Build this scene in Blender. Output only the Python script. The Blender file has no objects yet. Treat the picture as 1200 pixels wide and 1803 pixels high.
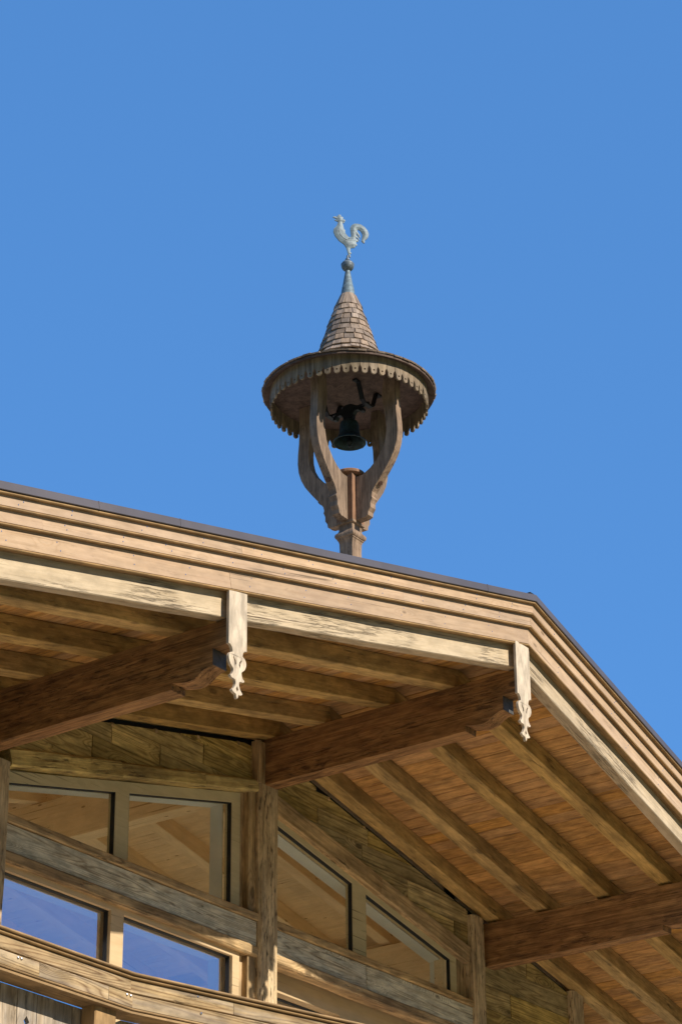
import bpy, math, random
from mathutils import Vector, Matrix
from mathutils.geometry import tessellate_polygon
from mathutils import noise as mn

random.seed(7)
SC = bpy.context.scene
COL = SC.collection

# ------------------------------------------------------------------ camera, sky, sun, exposure
YAW, PITCH, ROLL, FPX = 0.95, 0.4678, -0.0087, 4401.7
_s, _c, _sp, _cp = math.sin(YAW), math.cos(YAW), math.sin(PITCH), math.cos(PITCH)
FWD = Vector((_s * _cp, _c * _cp, _sp))
RT = Vector((_c, -_s, 0))
UP = RT.cross(FWD)
RT2 = RT * math.cos(ROLL) + UP * math.sin(ROLL)
UP2 = -RT * math.sin(ROLL) + UP * math.cos(ROLL)
cam_d = bpy.data.cameras.new('camera')
cam = bpy.data.objects.new('camera', cam_d)
COL.objects.link(cam)
M = Matrix((RT2, UP2, -FWD)).transposed().to_4x4()
cam.matrix_world = M
cam_d.sensor_fit = 'VERTICAL'
cam_d.sensor_height = 36
cam_d.sensor_width = 24
cam_d.lens = FPX / 1803 * 36
cam_d.clip_start = 0.1
cam_d.clip_end = 20000
SC.camera = cam

SUN_EL = math.radians(35.5)
world = bpy.data.worlds.new("World")
SC.world = world
world.use_nodes = True
wn = world.node_tree.nodes
wl = world.node_tree.links
bg = wn['Background']
sky = wn.new('ShaderNodeTexSky')
sky.sky_type = 'NISHITA'
sky.sun_disc = False
sky.sun_elevation = SUN_EL
sky.sun_rotation = math.pi
sky.altitude = 1200
sky.air_density = 1.0
sky.dust_density = 0.0
sky.ozone_density = 4.0
gam = wn.new('ShaderNodeGamma')          # clear mountain air: a flatter, deeper blue dome
gam.inputs[1].default_value = 0.35
wl.new(sky.outputs[0], gam.inputs[0])
tint = wn.new('ShaderNodeMix')
tint.data_type = 'RGBA'
tint.blend_type = 'MULTIPLY'
tint.clamp_result = False
tint.inputs[0].default_value = 1.0
tint.inputs[7].default_value = (0.86, 2.10, 4.00, 1)
wl.new(gam.outputs[0], tint.inputs[6])
wl.new(tint.outputs[2], bg.inputs[0])
bg.inputs[1].default_value = 0.094

sun_d = bpy.data.lights.new('sun', 'SUN')
sun_d.energy = 4.9
sun_d.angle = math.radians(0.5)
sun_d.color = (1.0, 0.93, 0.83)
sun = bpy.data.objects.new('sun', sun_d)
COL.objects.link(sun)
SD = Vector((0.012, -math.cos(SUN_EL), math.sin(SUN_EL)))
sun.rotation_euler = SD.to_track_quat('Z', 'Y').to_euler()

SC.view_settings.view_transform = 'Standard'
SC.view_settings.look = 'None'
SC.view_settings.gamma = 1
SC.view_settings.use_curve_mapping = False
SC.view_settings.exposure = 0.35
SC.cycles.max_bounces = 12
SC.cycles.diffuse_bounces = 8
SC.cycles.transparent_max_bounces = 12

# ------------------------------------------------------------------ materials
class NT:
    def __init__(s, name):
        s.m = bpy.data.materials.new(name)
        s.m.use_nodes = True
        s.t = s.m.node_tree
        s.b = s.t.nodes['Principled BSDF']

    def n(s, kind, **kw):
        nd = s.t.nodes.new(kind)
        for k, v in kw.items():
            setattr(nd, k, v)
        return nd

    def put(s, sock, v):
        if isinstance(v, bpy.types.NodeSocket):
            s.t.links.new(v, sock)
        elif isinstance(v, (tuple, list)) and len(v) == 3 and sock.type == 'RGBA':
            sock.default_value = (*v, 1)
        else:
            sock.default_value = v

    def math(s, op, a, b=0.0, c=0.0, clamp=False):
        nd = s.n('ShaderNodeMath', operation=op, use_clamp=clamp)
        for i, v in enumerate((a, b, c)):
            s.put(nd.inputs[i], v)
        return nd.outputs[0]

    def vscale(s, v, sc):
        nd = s.n('ShaderNodeVectorMath', operation='MULTIPLY')
        s.put(nd.inputs[0], v)
        nd.inputs[1].default_value = sc
        return nd.outputs[0]

    def vadd(s, a, b):
        nd = s.n('ShaderNodeVectorMath', operation='ADD')
        s.put(nd.inputs[0], a)
        s.put(nd.inputs[1], b)
        return nd.outputs[0]

    def noise(s, v, scale=1.0, detail=2.0, rough=0.5, dist=0.0):
        nd = s.n('ShaderNodeTexNoise')
        s.put(nd.inputs['Vector'], v)
        nd.inputs['Scale'].default_value = scale
        nd.inputs['Detail'].default_value = detail
        nd.inputs['Roughness'].default_value = rough
        nd.inputs['Distortion'].default_value = dist
        return nd.outputs['Fac']

    def ramp(s, f, a, b, lo=0.0, hi=1.0):
        nd = s.n('ShaderNodeMapRange', interpolation_type='SMOOTHSTEP')
        s.put(nd.inputs[0], f)
        nd.inputs[1].default_value = a
        nd.inputs[2].default_value = b
        nd.inputs[3].default_value = lo
        nd.inputs[4].default_value = hi
        return nd.outputs[0]

    def mix(s, f, a, b, mode='MIX'):
        nd = s.n('ShaderNodeMix', data_type='RGBA', blend_type=mode)
        s.put(nd.inputs[0], f)
        s.put(nd.inputs[6], a)
        s.put(nd.inputs[7], b)
        return nd.outputs[2]

    def bump(s, h, strength, dist):
        nd = s.n('ShaderNodeBump')
        nd.inputs['Strength'].default_value = strength
        nd.inputs['Distance'].default_value = dist
        s.put(nd.inputs['Height'], h)
        s.t.links.new(nd.outputs[0], s.b.inputs['Normal'])


ALB = 0.77


def wood(name, light, dark, mark=(0.05, 0.03, 0.015), marks=0.5, knots=0.8, fig=0.6, fine=0.4,
         var=0.12, rough=0.75, bump=0.5, blotch=0.35, blotch_col=None, ring=9.0, grey=0.0, grey_col=(0.3, 0.28, 0.25),
         mscale=(4.5, 26, 26), mth=0.63, kscale=1.0, spec=0.25, mottle=0.27, fscale=(0.32, 6.0, 6.0), gate=(0.38, 0.56), crack=0.6):
    """Sawn or hewn timber; grain runs along x of the point attribute gc (metres in the piece's own frame)."""
    t = NT(name)
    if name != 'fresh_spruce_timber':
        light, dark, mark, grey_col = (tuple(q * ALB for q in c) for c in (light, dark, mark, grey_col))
        blotch_col = tuple(q * ALB for q in blotch_col) if blotch_col else None
    gc = t.n('ShaderNodeAttribute', attribute_name='gc').outputs['Vector']
    oi = t.n('ShaderNodeObjectInfo').outputs['Random']
    rnd = t.n('ShaderNodeCombineXYZ')
    t.put(rnd.inputs[0], t.math('MULTIPLY', oi, 37.0))
    t.put(rnd.inputs[1], t.math('MULTIPLY', oi, 11.0))
    v = t.vadd(gc, rnd.outputs[0])
    # knots
    vo = t.n('ShaderNodeTexVoronoi', feature='F1')
    t.put(vo.inputs['Vector'], t.vscale(v, (1.5 * kscale, 3.6 * kscale, 3.6 * kscale)))
    vo.inputs['Scale'].default_value = 1.0
    kd = vo.outputs['Distance']
    kn = t.ramp(kd, 0.055, 0.10, 1.0, 0.0)
    kr = t.ramp(kd, 0.04, 0.34, 1.0, 0.0)
    # figure: contour lines of a stretched noise, bent round the knots
    f1 = t.noise(t.vscale(v, fscale), 1.0, 2.0, 0.5, 0.3)
    f1 = t.math('ADD', f1, t.math('MULTIPLY', kr, 0.22))
    f1 = t.math('PINGPONG', t.math('MULTIPLY', f1, ring), 0.5)
    f1 = t.math('MULTIPLY', f1, 2.0)
    f2 = t.noise(t.vscale(v, (1.3, 34, 34)), 1.0, 5.0, 0.65)
    f2c = t.ramp(f2, 0.38, 0.62)
    f3 = t.ramp(t.noise(t.vscale(v, (4.0, 120, 120)), 1.0, 3.0, 0.6), 0.36, 0.64)
    f2c = t.math('ADD', t.math('MULTIPLY', f2c, 0.6), t.math('MULTIPLY', f3, 0.55))
    g = t.math('ADD', t.math('MULTIPLY', t.math('POWER', f1, 2.5), fig), t.math('MULTIPLY', f2c, fine), clamp=True)
    col = t.mix(g, light, dark)
    # broad stains
    b1 = t.ramp(t.noise(t.vscale(v, (1.1, 3.2, 3.2)), 1.0, 4.0, 0.6), 0.4, 0.68)
    if blotch_col is None:
        blotch_col = tuple(0.45 * a + 0.1 * b for a, b in zip(dark, light))
    col = t.mix(t.math('MULTIPLY', b1, blotch), col, blotch_col)
    if grey:
        b2 = t.ramp(t.noise(t.vscale(v, (0.7, 9, 9)), 1.7, 5.0, 0.6), 0.42, 0.62)
        col = t.mix(t.math('MULTIPLY', b2, grey), col, grey_col)
    # hewing marks and splits
    m1 = t.noise(t.vscale(v, mscale), 1.0, 5.0, 0.62, 0.3)
    m2 = t.noise(t.vscale(v, (1.6, 4, 4)), 1.0, 2.0)
    mk = t.math('MULTIPLY', t.ramp(m1, mth - 0.06, mth + 0.09), t.ramp(m2, *gate))
    col = t.mix(t.math('MULTIPLY', mk, marks), col, mark)
    col = t.mix(t.math('MULTIPLY', kn, knots), col, tuple(x * 0.35 + y * 0.4 for x, y in zip(dark, mark)))
    ck = t.noise(t.vscale(v, (0.9, 55, 55)), 1.0, 3.0, 0.55)          # long drying cracks
    ck = t.math('MULTIPLY', t.ramp(ck, 0.61, 0.67), t.ramp(t.noise(t.vscale(v, (1.3, 6, 6)), 1.0, 1.0), 0.45, 0.6))
    col = t.mix(t.math('MULTIPLY', ck, crack), col, mark)
    mo = t.ramp(t.noise(t.vscale(v, (5.5, 15, 15)), 1.0, 4.0, 0.65), 0.3, 0.7, 1.0 - mottle, 1.0 + mottle)
    col = t.mix(1.0, col, mo, 'MULTIPLY')
    hs = t.n('ShaderNodeHueSaturation')
    t.put(hs.inputs['Color'], col)
    t.put(hs.inputs['Value'], t.math('ADD', t.math('MULTIPLY', t.math('FRACT', t.math('MULTIPLY', oi, 7.31)), 2 * var), 1 - var))
    t.put(hs.inputs['Saturation'], t.math('ADD', t.math('MULTIPLY', t.math('FRACT', t.math('MULTIPLY', oi, 3.77)), var), 1 - var / 2))
    t.put(t.b.inputs['Base Color'], hs.outputs[0])
    t.b.inputs['Roughness'].default_value = rough
    t.b.inputs['Specular IOR Level'].default_value = spec
    h = t.math('SUBTRACT', t.math('MULTIPLY', f2, 0.35), t.math('MULTIPLY', mk, 1.3))
    h = t.math('ADD', h, t.math('MULTIPLY', f1, 0.12))
    t.bump(h, bump, 0.006)
    return t.m


W = {}
W['fascia'] = wood('planed_larch_fascia', (0.65, 0.455, 0.285), (0.50, 0.325, 0.185), mottle=0.10, marks=0.35, knots=0.75, kscale=1.5, fig=0.45, fine=0.35,
                   var=0.09, bump=0.2, blotch=0.35, blotch_col=(0.44, 0.30, 0.21), mth=0.64, rough=0.7)
W['barge'] = wood('hewn_pale_beam', (0.68, 0.53, 0.345), (0.50, 0.37, 0.215), mark=(0.17, 0.11, 0.06), marks=0.6, mottle=0.14, knots=0.7, fig=0.3,
                  fine=0.35, var=0.04, bump=0.9, blotch=0.25, blotch_col=(0.36, 0.25, 0.13), mscale=(5, 95, 95), mth=0.555, gate=(0.42, 0.66), crack=0.8)
W['pendant'] = wood('pale_fretwork_pine', (0.74, 0.60, 0.43), (0.62, 0.48, 0.32), marks=0.2, knots=0.4, fig=0.4, fine=0.3, var=0.04, bump=0.2, blotch=0.15)
W['purlin'] = wood('hewn_redbrown_purlin', (0.54, 0.29, 0.11), (0.23, 0.11, 0.04), mark=(0.035, 0.014, 0.007), marks=0.5, knots=0.8,
                   fig=0.35, fine=0.7, var=0.04, bump=0.9, blotch=0.4, blotch_col=(0.17, 0.07, 0.026), mscale=(8, 50, 50), mth=0.575)
W['rafter'] = wood('old_rafter_timber', (0.74, 0.475, 0.165), (0.42, 0.25, 0.08), mark=(0.09, 0.05, 0.02), marks=0.6, knots=0.7, fig=0.3,
                   fine=0.45, var=0.11, bump=0.6, blotch=0.6, blotch_col=(0.24, 0.145, 0.05), mscale=(5, 34, 34), mth=0.61)
W['board'] = wood('redbrown_roof_boarding', (0.68, 0.37, 0.115), (0.43, 0.21, 0.062), mark=(0.17, 0.08, 0.03), marks=0.4, knots=0.6,
                  fig=0.35, fine=0.5, var=0.13, bump=0.5, blotch=0.3, blotch_col=(0.33, 0.16, 0.055), mscale=(2.5, 30, 30), mth=0.59)
W['cladding'] = wood('old_golden_cladding', (0.76, 0.56, 0.22), (0.31, 0.205, 0.075), mark=(0.06, 0.04, 0.015), marks=0.5, knots=0.8,
                     fig=0.75, fine=0.4, var=0.22, bump=0.7, blotch=0.45, blotch_col=(0.25, 0.165, 0.045), ring=14)
W['lintel'] = wood('rough_golden_log', (0.90, 0.68, 0.25), (0.46, 0.30, 0.10), mark=(0.06, 0.035, 0.015), marks=0.7, knots=0.6, fig=0.4,
                   fine=0.5, var=0.08, bump=1.0, blotch=0.6, blotch_col=(0.14, 0.085, 0.035), mth=0.58)
W['post'] = wood('weathered_post_timber', (0.90, 0.67, 0.38), (0.46, 0.31, 0.15), mark=(0.05, 0.03, 0.015), marks=0.85, knots=0.8, fig=0.45,
                 fine=0.4, fscale=(0.25, 7, 7), ring=14, var=0.05, bump=1.0, blotch=0.45, blotch_col=(0.30, 0.19, 0.09), grey=0.15, grey_col=(0.62, 0.52, 0.38), mscale=(13, 62, 62), mth=0.6)
W['greyboard'] = wood('greyed_old_plank', (0.98, 0.86, 0.60), (0.42, 0.34, 0.22), marks=0.5, knots=0.9, fig=0.85, fine=0.4, var=0.08,
                      bump=0.7, blotch=0.4, blotch_col=(0.30, 0.21, 0.13), grey=0.45, grey_col=(0.75, 0.72, 0.57), ring=26)
W['brownboard'] = wood('brown_old_plank', (0.78, 0.53, 0.26), (0.38, 0.24, 0.10), marks=0.7, knots=0.8, fig=0.5, fine=0.5, var=0.1,
                       bump=0.9, blotch=0.6, blotch_col=(0.11, 0.065, 0.035), ring=12)
W['frame'] = wood('larch_window_frame', (0.80, 0.66, 0.38), (0.70, 0.55, 0.30), mottle=0.05, marks=0.05, knots=0.1, fig=0.3, fine=0.3, var=0.04, bump=0.1, blotch=0.15)
W['frame_lo'] = wood('orange_larch_window_frame', (0.74, 0.53, 0.29), (0.64, 0.44, 0.215), mottle=0.05, marks=0.05, knots=0.1, fig=0.3, fine=0.3, var=0.04, bump=0.1, blotch=0.15)
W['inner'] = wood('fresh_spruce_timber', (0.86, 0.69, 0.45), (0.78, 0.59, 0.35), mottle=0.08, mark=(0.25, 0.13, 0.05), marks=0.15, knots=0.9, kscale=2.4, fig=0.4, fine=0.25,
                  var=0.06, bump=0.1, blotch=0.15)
W['rail'] = wood('balcony_rail_plank', (0.62, 0.43, 0.21), (0.24, 0.135, 0.055), mark=(0.06, 0.035, 0.02), marks=0.6, knots=0.9, fig=0.8, fine=0.4,
                 var=0.10, bump=0.7, blotch=0.3, ring=24, fscale=(0.3, 5, 5), grey=0.3, grey_col=(0.55, 0.48, 0.38))
W['railtrim'] = wood('balcony_trim', (0.48, 0.30, 0.13), (0.36, 0.21, 0.085), marks=0.2, knots=0.3, fig=0.4, fine=0.4, var=0.05, bump=0.2)
W['balgrey'] = wood('grey_balcony_board', (0.62, 0.49, 0.34), (0.32, 0.24, 0.155), marks=0.6, knots=0.6, fig=0.6, fine=0.6, var=0.15, bump=0.7,
                    blotch=0.4, grey=0.4, grey_col=(0.48, 0.42, 0.34))
W['turret'] = wood('weathered_turret_oak', (0.40, 0.275, 0.18), (0.20, 0.13, 0.082), mark=(0.06, 0.04, 0.028), marks=0.55, knots=0.4, fig=0.5,
                   fine=0.5, var=0.08, bump=0.6, blotch=0.4, blotch_col=(0.18, 0.125, 0.085), mscale=(4, 45, 45), kscale=2.5)
W['turret_red'] = wood('redbrown_turret_post', (0.37, 0.20, 0.11), (0.26, 0.13, 0.068), mark=(0.06, 0.03, 0.02), marks=0.5, knots=0.4, fig=0.4,
                       fine=0.5, var=0.05, bump=0.5, blotch=0.35, mscale=(4, 45, 45), kscale=2.5)
W['turret_soffit'] = wood('turret_ceiling_boards', (0.84, 0.44, 0.28), (0.60, 0.29, 0.175), marks=0.5, knots=0.3, fig=0.4, fine=0.6, var=0.12,
                          bump=0.5, blotch=0.4, mscale=(3, 40, 40), kscale=2)
W['rimwood'] = wood('shaded_shingle_underside', (0.17, 0.11, 0.08), (0.10, 0.065, 0.045), marks=0.4, knots=0, var=0.02)  # underside shade put into the colour: darker copy of the shingle wood
W['fringe'] = wood('grey_fretwork_fringe', (0.38, 0.28, 0.18), (0.19, 0.135, 0.08), marks=0.4, knots=0.1, fig=0.4, fine=0.6, var=0.12, bump=0.4,
                   blotch=0.4, blotch_col=(0.18, 0.14, 0.08), mscale=(6, 70, 70))
W['shingle'] = wood('weathered_larch_shingle', (0.45, 0.335, 0.24), (0.26, 0.185, 0.13), mark=(0.08, 0.06, 0.045), marks=0.4, knots=0.0, fig=0.5,
                    fine=0.6, var=0.24, bump=0.5, blotch=0.4, blotch_col=(0.24, 0.18, 0.14), mscale=(6, 80, 80))


def plain(name, col, rough=0.6, metal=0.0, col2=None, nscale=8.0, bump=0.0, spec=0.5, det=5.0):
    if 'white' not in name and 'reveal' not in name:
        col = tuple(q * ALB for q in col)
        col2 = tuple(q * ALB for q in col2) if col2 else None
    t = NT(name)
    tc = t.n('ShaderNodeTexCoord').outputs['Object']
    f = t.noise(tc, nscale, det, 0.62)
    c2 = col2 or tuple(x * 0.75 for x in col)
    t.put(t.b.inputs['Base Color'], t.mix(t.ramp(f, 0.35, 0.65), col, c2))
    t.b.inputs['Roughness'].default_value = rough
    t.b.inputs['Metallic'].default_value = metal
    t.b.inputs['Specular IOR Level'].default_value = spec
    if bump:
        t.bump(f, bump, 0.01)
    return t.m


W['cap'] = plain('brown_grey_sheet_metal', (0.17, 0.145, 0.145), 0.42, 0.3, (0.14, 0.12, 0.12), 2.0)
W['endplate'] = plain('dull_sheet_metal_plate', (0.15, 0.135, 0.115), 0.75, 0.0, (0.07, 0.065, 0.055), 14.0)
W['copper'] = plain('verdigris_copper', (0.20, 0.265, 0.285), 0.55, 0.1, (0.13, 0.17, 0.185), 22.0, 0.25)
W['coppercone'] = plain('blue_green_copper_cone', (0.21, 0.285, 0.31), 0.55, 0.1, (0.13, 0.17, 0.18), 35.0, 0.4)
W['ball'] = plain('dull_grey_copper_ball', (0.19, 0.235, 0.26), 0.5, 0.1, (0.12, 0.15, 0.17), 30.0, 0.2)
W['bell'] = plain('dark_patinated_bronze', (0.045, 0.085, 0.085), 0.5, 0.6, (0.03, 0.04, 0.035), 25.0, 0.2)
W['iron'] = plain('black_wrought_iron', (0.018, 0.02, 0.024), 0.45, 0.3, None, 30.0)
W['bolt'] = plain('rusty_bolt', (0.16, 0.08, 0.05), 0.6, 0.3, (0.09, 0.04, 0.025), 60.0)
W['screw'] = plain('bright_screw_head', (0.75, 0.75, 0.78), 0.25, 0.9, None, 60.0)
W['black'] = plain('plain_black', (0.008, 0.008, 0.009), 0.6)  # also used for strips that stand for shade in gaps
W['reveal'] = plain('pale_painted_reveal', (0.72, 0.74, 0.70), 0.6, 0.0, (0.66, 0.68, 0.64), 3.0)
W['plaster'] = plain('white_plaster', (0.78, 0.75, 0.69), 0.9, 0.0, (0.72, 0.69, 0.62), 1.5)
W['room_white'] = plain('warm_white_room_wall', (0.82, 0.76, 0.66), 0.9, 0.0, (0.78, 0.72, 0.62), 2.0)
W['roofmetal'] = plain('pale_bounce_roof', (0.62, 0.52, 0.42), 0.9, 0.0, (0.52, 0.43, 0.35), 6.0)  # unseen covering kept pale to throw light up under the turret


def glass_mat(name, base, col=(0.95, 0.93, 0.98)):
    t = NT(name)
    nt = t.t
    nt.nodes.remove(t.b)
    out = nt.nodes['Material Output']
    tr = t.n('ShaderNodeBsdfTransparent')
    tr.inputs[0].default_value = (0.93, 0.95, 0.93, 1)
    gl = t.n('ShaderNodeBsdfGlossy')
    gl.inputs['Roughness'].default_value = 0.0
    gl.inputs['Color'].default_value = (*col, 1)
    tc = t.n('ShaderNodeTexCoord').outputs['Object']
    bp = t.n('ShaderNodeBump')
    bp.inputs['Strength'].default_value = 0.25
    bp.inputs['Distance'].default_value = 0.004
    t.put(bp.inputs['Height'], t.noise(tc, 5.0, 1.0))
    nt.links.new(bp.outputs[0], gl.inputs['Normal'])
    fr = t.n('ShaderNodeFresnel')
    fr.inputs[0].default_value = 1.5
    fac = t.math('ADD', t.math('MULTIPLY', fr.outputs[0], 1.2), base, clamp=True)
    geo = t.n('ShaderNodeNewGeometry')      # only the coated outer face mirrors
    fac = t.math('MULTIPLY', fac, t.math('SUBTRACT', 1.0, geo.outputs['Backfacing']))
    mx = t.n('ShaderNodeMixShader')
    t.put(mx.inputs[0], fac)
    nt.links.new(tr.outputs[0], mx.inputs[1])
    nt.links.new(gl.outputs[0], mx.inputs[2])
    nt.links.new(mx.outputs[0], out.inputs[0])
    return t.m


W['glass'] = glass_mat('window_glass', 0.0)
W['glass_coated'] = glass_mat('sun_coated_door_glass', 0.42, (0.80, 0.82, 0.95))
t_ = NT('added_skylight_glass')  # glass of the roof openings added to light the room
t_.t.nodes.remove(t_.b)
_tr = t_.n('ShaderNodeBsdfTransparent')
_tr.inputs[0].default_value = (0.9, 0.92, 0.9, 1)
t_.t.links.new(_tr.outputs[0], t_.t.nodes['Material Output'].inputs[0])
W['glass_clear'] = t_.m


def ground_mat(name, c1, c2, c3, s1, s2):
    t = NT(name)
    tc = t.n('ShaderNodeTexCoord').outputs['Object']
    a = t.ramp(t.noise(tc, s1, 6.0, 0.6), 0.35, 0.65)
    b = t.ramp(t.noise(tc, s2, 4.0, 0.6), 0.45, 0.7)
    t.put(t.b.inputs['Base Color'], t.mix(b, t.mix(a, c1, c2), c3))
    t.b.inputs['Roughness'].default_value = 0.9
    t.bump(t.noise(tc, s2 * 3, 4.0), 0.5, 0.03)
    return t.m


W['meadow'] = ground_mat('alpine_meadow', (0.07, 0.10, 0.025), (0.09, 0.12, 0.03), (0.13, 0.13, 0.05), 0.15, 1.2)
W['forest'] = ground_mat('added_forest_slope', (0.04, 0.07, 0.025), (0.06, 0.09, 0.03), (0.03, 0.05, 0.02), 0.02, 0.15)
W['deck'] = ground_mat('pale_stone_balcony_tiles', (0.84, 0.71, 0.55), (0.80, 0.67, 0.51), (0.74, 0.61, 0.46), 1.2, 9.0)
W['gravel'] = ground_mat('added_gravel', (0.30, 0.26, 0.21), (0.26, 0.22, 0.18), (0.21, 0.18, 0.14), 0.6, 14.0)

# ------------------------------------------------------------------ mesh helpers
def link(name, verts, faces, mat, parent=None, gc=None, smooth=False, mat2=None):
    me = bpy.data.meshes.new(name)
    me.from_pydata([tuple(v) for v in verts], [], faces)
    me.materials.append(W[mat])
    if mat2:
        me.materials.append(W[mat2])
    if gc is not None:
        at = me.attributes.new('gc', 'FLOAT_VECTOR', 'POINT')
        flat = [c for v in gc for c in v]
        at.data.foreach_set('vector', flat)
    if smooth:
        me.shade_smooth()
    me.update()
    return link_mesh(name, me, parent)


def link_mesh(name, me, parent=None):
    o = bpy.data.objects.new(name, me)
    COL.objects.link(o)
    if parent is not None:
        o.parent = parent
    return o


def roff():
    return Vector((random.uniform(0, 40), random.uniform(0, 9), random.uniform(0, 9)))


def beam(name, p0, p1, w, h, mat, parent, up=(0, 0, 1), ch=0.004, rough=0.0, seg=0.15, anchor=(0, 0), cut0=None, cut1=None, mat2=None):
    """Bar from p0 to p1, w across, h along up. anchor shifts the section (-1..1 of half sizes). cut0/cut1: (point, normal) mitre planes."""
    p0, p1 = Vector(p0), Vector(p1)
    d = (p1 - p0)
    L = d.length
    d.normalize()
    up = Vector(up)
    side = d.cross(up).normalized()
    up2 = side.cross(d).normalized()
    hw, hh = w / 2, h / 2
    c = min(ch, hw * 0.6, hh * 0.6)
    sec = [(-hw + c, -hh), (hw - c, -hh), (hw, -hh + c), (hw, hh - c), (hw - c, hh), (-hw + c, hh), (-hw, hh - c), (-hw, -hh + c)]
    if rough:
        # more points on the long faces
        s2 = []
        for i in range(8):
            a, b = sec[i], sec[(i + 1) % 8]
            s2.append(a)
            k = max(1, int(math.hypot(a[0] - b[0], a[1] - b[1]) / 0.05))
            for j in range(1, k):
                s2.append((a[0] + (b[0] - a[0]) * j / k, a[1] + (b[1] - a[1]) * j / k))
        sec = s2
    n = max(1, int(L / seg)) if rough else 1
    ns = len(sec)
    of = roff()
    V, G, F = [], [], []
    for i in range(n + 1):
        x = L * i / n
        for (a, b) in sec:
            a2, b2 = a + anchor[0] * hw, b + anchor[1] * hh
            if rough:
                q = Vector((x * 1.6, a * 9, b * 9)) + of
                r1 = mn.noise(q) + 0.5 * mn.noise(q * 2.7)
                r2 = mn.noise(q + Vector((31, 7, 3))) + 0.5 * mn.noise(q * 2.7 + Vector((3, 7, 31)))
                a2 += rough * r1
                b2 += rough * r2
            p = p0 + d * x + side * a2 + up2 * b2
            for cut, end in ((cut0, 0), (cut1, n)):
                if cut and i == end:
                    cp, cn = Vector(cut[0]), Vector(cut[1])
                    p = p + d * ((cp - p).dot(cn) / d.dot(cn))
            V.append(p)
            G.append(Vector(((p - p0).dot(d), a, b)) + of)
    for i in range(n):
        for j in range(ns):
            j2 = (j + 1) % ns
            F.append((i * ns + j, i * ns + j2, (i + 1) * ns + j2, (i + 1) * ns + j))
    F.append(tuple(reversed(range(ns))))
    F.append(tuple(n * ns + j for j in range(ns)))
    F = [tuple(reversed(f)) for f in F]
    return link(name, V, F, mat, parent, G, mat2=mat2)


def extr(name, outer, frame, th, mat, parent, holes=(), grain='y', smooth=False, ch=0.0):
    """Plate cut from an outline in the (ex, ey) plane of frame = (origin, ex, ey, en), th thick towards +en."""
    o, ex, ey, en = (Vector(q) for q in frame)
    loops = [list(outer)] + [list(h) for h in holes]
    tris = tessellate_polygon([[Vector((a, b, 0)) for a, b in lp] for lp in loops])
    pts = [p for lp in loops for p in lp]
    N = len(pts)
    V, G = [], []
    of = roff()
    for k in (0, 1):
        for a, b in pts:
            V.append(o + ex * a + ey * b + en * (th * k))
            g = (b, a, th * k) if grain == 'y' else (a, b, th * k)
            G.append(Vector(g) + of)
    F = []
    nrm = ex.cross(ey).dot(en)
    for t in tris:
        a, b, c = (Vector((*pts[i], 0)) for i in t)
        z = (b - a).cross(c - a).z
        if abs(z) < 1e-12:
            continue
        t = t if z > 0 else t[::-1]
        # t ccw in (ex, ey); outward at k=1 is +en
        if nrm < 0:
            t = t[::-1]
        F.append(tuple(i + N for i in t))
        F.append(tuple(t[::-1]))
    base = 0
    for li, lp in enumerate(loops):
        n = len(lp)
        area = sum(lp[i][0] * lp[(i + 1) % n][1] - lp[(i + 1) % n][0] * lp[i][1] for i in range(n))
        ccw = (area > 0) == (nrm > 0)
        if li > 0:
            ccw = not ccw
        for i in range(n):
            a, b = base + i, base + (i + 1) % n
            q = (a, b, b + N, a + N)
            F.append(q if ccw else q[::-1])
        base += n
    ob = link(name, V, F, mat, parent, G)
    if ch:
        m = ob.modifiers.new('soft_edges', 'BEVEL')
        m.width = ch
        m.segments = 1
        m.limit_method = 'ANGLE'
        m.angle_limit = math.radians(50)
    return ob


def lathe(name, prof, mat, parent, at=(0, 0, 0), n=40, smooth=True):
    V, G, F = [], [], []
    of = roff()
    at = Vector(at)
    for r, z in prof:
        for j in range(n):
            a = 2 * math.pi * j / n
            V.append(at + Vector((r * math.cos(a), r * math.sin(a), z)))
            G.append(Vector((z, r * math.cos(a), r * math.sin(a))) + of)
    m = len(prof)
    for i in range(m - 1):
        for j in range(n):
            j2 = (j + 1) % n
            F.append((i * n + j, i * n + j2, (i + 1) * n + j2, (i + 1) * n + j))
    if prof[0][0] > 1e-6:
        F.append(tuple(reversed(range(n))))
    if prof[-1][0] > 1e-6:
        F.append(tuple((m - 1) * n + j for j in range(n)))
    ob = link(name, V, F, mat, parent, G)
    if smooth:
        ob.data.shade_smooth()
        try:
            ob.data.set_sharp_from_angle(angle=math.radians(38))
        except Exception:
            pass
    return ob


def clip(poly, region):
    """Sutherland-Hodgman; region convex, counter-clockwise."""
    out = list(poly)
    n = len(region)
    for i in range(n):
        ax, ay = region[i]
        bx, by = region[(i + 1) % n]
        src, out = out, []
        if not src:
            break
        def ins(p):
            return (bx - ax) * (p[1] - ay) - (by - ay) * (p[0] - ax)
        for j in range(len(src)):
            p, q = src[j], src[(j + 1) % len(src)]
            dp, dq = ins(p), ins(q)
            if dp >= 0:
                out.append(p)
            if (dp >= 0) != (dq >= 0):
                k = dp / (dp - dq)
                out.append((p[0] + (q[0] - p[0]) * k, p[1] + (q[1] - p[1]) * k))
    res = []
    for p in out:
        if not res or math.hypot(p[0] - res[-1][0], p[1] - res[-1][1]) > 1e-4:
            res.append(p)
    if len(res) > 1 and math.hypot(res[0][0] - res[-1][0], res[0][1] - res[-1][1]) < 1e-4:
        res.pop()
    return res


def empty(name, loc, label, cat):
    o = bpy.data.objects.new(name, None)
    o.empty_display_size = 0.5
    COL.objects.link(o)
    o.location = loc
    o['label'] = label
    o['category'] = cat
    return o


def sub(o, parent):
    o.parent = parent
    return o


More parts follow.
